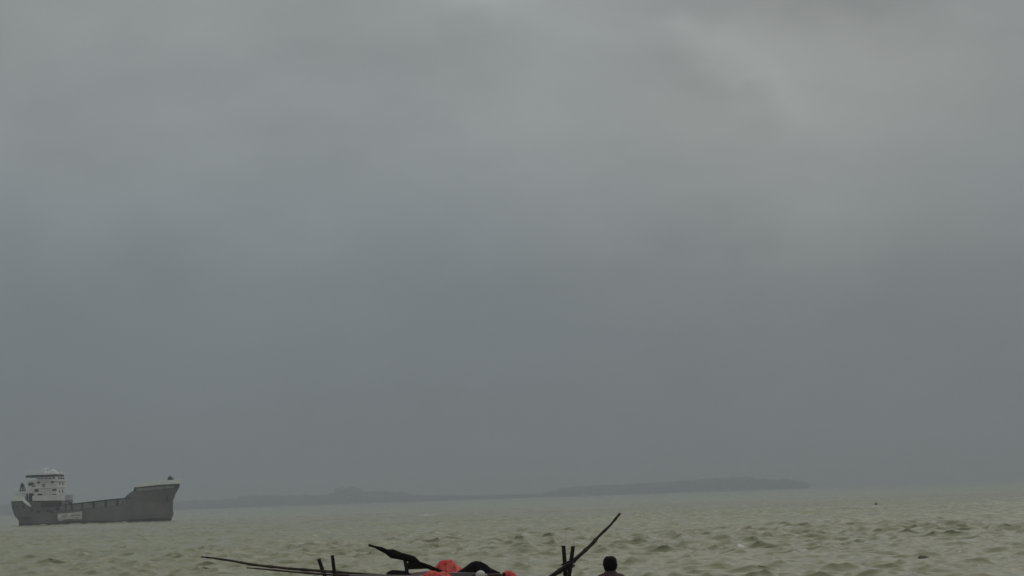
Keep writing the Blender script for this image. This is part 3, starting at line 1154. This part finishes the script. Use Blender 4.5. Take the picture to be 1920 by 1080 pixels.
for sd in (-1, 1):
    MB().lathe((sd * .032 * sc, .105 * sc, 1.598 * sc), [(.002, -.011), (.009, -.007), (.012, 0), (.009, .007), (.002, .011)], 10).build('eye', M_jug, person, smooth=True)
# shirt and trousers
P, E = [], []
a0 = add(0, 0, .86, .155)
a1 = add(0, 0, 1.05, .150, a0)
a2 = add(0, 0, 1.26, .165, a1)
a3 = add(0, .0, 1.40, .115, a2)
a4 = add(0, .006, 1.47, .086, a3)
a5 = add(0, .010, 1.512, .080, a4)
for sd in (-1, 1):
    tr_ = add(sd * .09, 0, 1.425, .07, a3)
    s1 = add(sd * .170, 0, 1.385, .082, tr_)
    s2 = add(sd * .205, 0, 1.24, .072, s1)
    s3 = add(sd * .230, -.005, 1.12, .062, s2)
skin_mesh('shirt', P, E, M_shirt, person, 0, 2)
P, E = [], []
a0 = add(0, 0, .93, .145)
for sd in (-1, 1):
    l1 = add(sd * .09, 0, .84, .112, a0)
    l2 = add(sd * .10, .02, .48, .078, l1)
    l3 = add(sd * .105, -.005, .13, .062, l2)
skin_mesh('trousers', P, E, M_trouser, person, 0, 2)


# ------------------------------------------------------------------ small things
def lump(name, c, rx, ry, rz_, mat, label, cat, seed):
    rg = np.random.default_rng(seed)
    jit = 1 + .08 * rg.standard_normal((len(sv), 1))
    v = sv * jit * np.array([rx, ry, rz_])
    o = build(name, v.tolist(), sf.tolist(), mat, smooth=False)
    s_ = o.modifiers.new('sub', 'SUBSURF')
    s_.levels = s_.render_levels = 1
    o.location = c
    return tag(o, label, cat)


def sea_point(px, py):
    hy = HOR_Y - SLOPE * (px - 960)
    D = F * CAM_Z / (py - hy)
    return at(px, py, D)


q = sea_point(1735, 1048)
dl = lump('driftwood', (q.x, q.y, .06), .40, .6, .17, M_lump, 'dark driftwood lump floating among the waves at right', 'driftwood', 4)
dl.rotation_euler = (0, R(18), 0)
q = sea_point(1643, 946)
dl = lump('driftwood', (q.x, q.y, .12), .38, .4, .26, M_lump, 'tiny dark driftwood speck far out on the water at right', 'driftwood', 9)
dl.rotation_euler = (0, R(25), 0)
q = at(1210, 1076, 33)
rz0 = beach_z(33)
lump('stone', (q.x, 33, (rz0 - .25 + q.z) / 2), .20, .25, (q.z - rz0 + .25) / 2, M_stone, 'brown stone just showing at the bottom edge beside the person', 'stone', 12)

# ------------------------------------------------------------------ haze: damp sea air round the whole place
bm = bmesh.new()
bmesh.ops.create_cube(bm, size=1)
me = bpy.data.meshes.new('haze')
bm.to_mesh(me)
bm.free()
haze = bpy.data.objects.new('haze', me)
C.objects.link(haze)
z0, z1 = -3.0, 56.0
haze.scale = (13800, 7200, z1 - z0)
haze.location = (0, 3100, (z0 + z1) / 2)
hm = bpy.data.materials.new('damp_air')
hm.use_nodes = True
hn = hm.node_tree.nodes
hn.clear()
pv = N(hn, 'ShaderNodeVolumePrincipled')
pv.inputs['Color'].default_value = (.615, .665, .728, 1)
pv.inputs['Density'].default_value = 4.6e-4
ho = N(hn, 'ShaderNodeOutputMaterial')
hm.node_tree.links.new(pv.outputs[0], ho.inputs['Volume'])
me.materials.append(hm)
tag(haze, kind='stuff')
haze['label'] = 'pale grey haze hanging over the sea'
haze['category'] = 'haze'
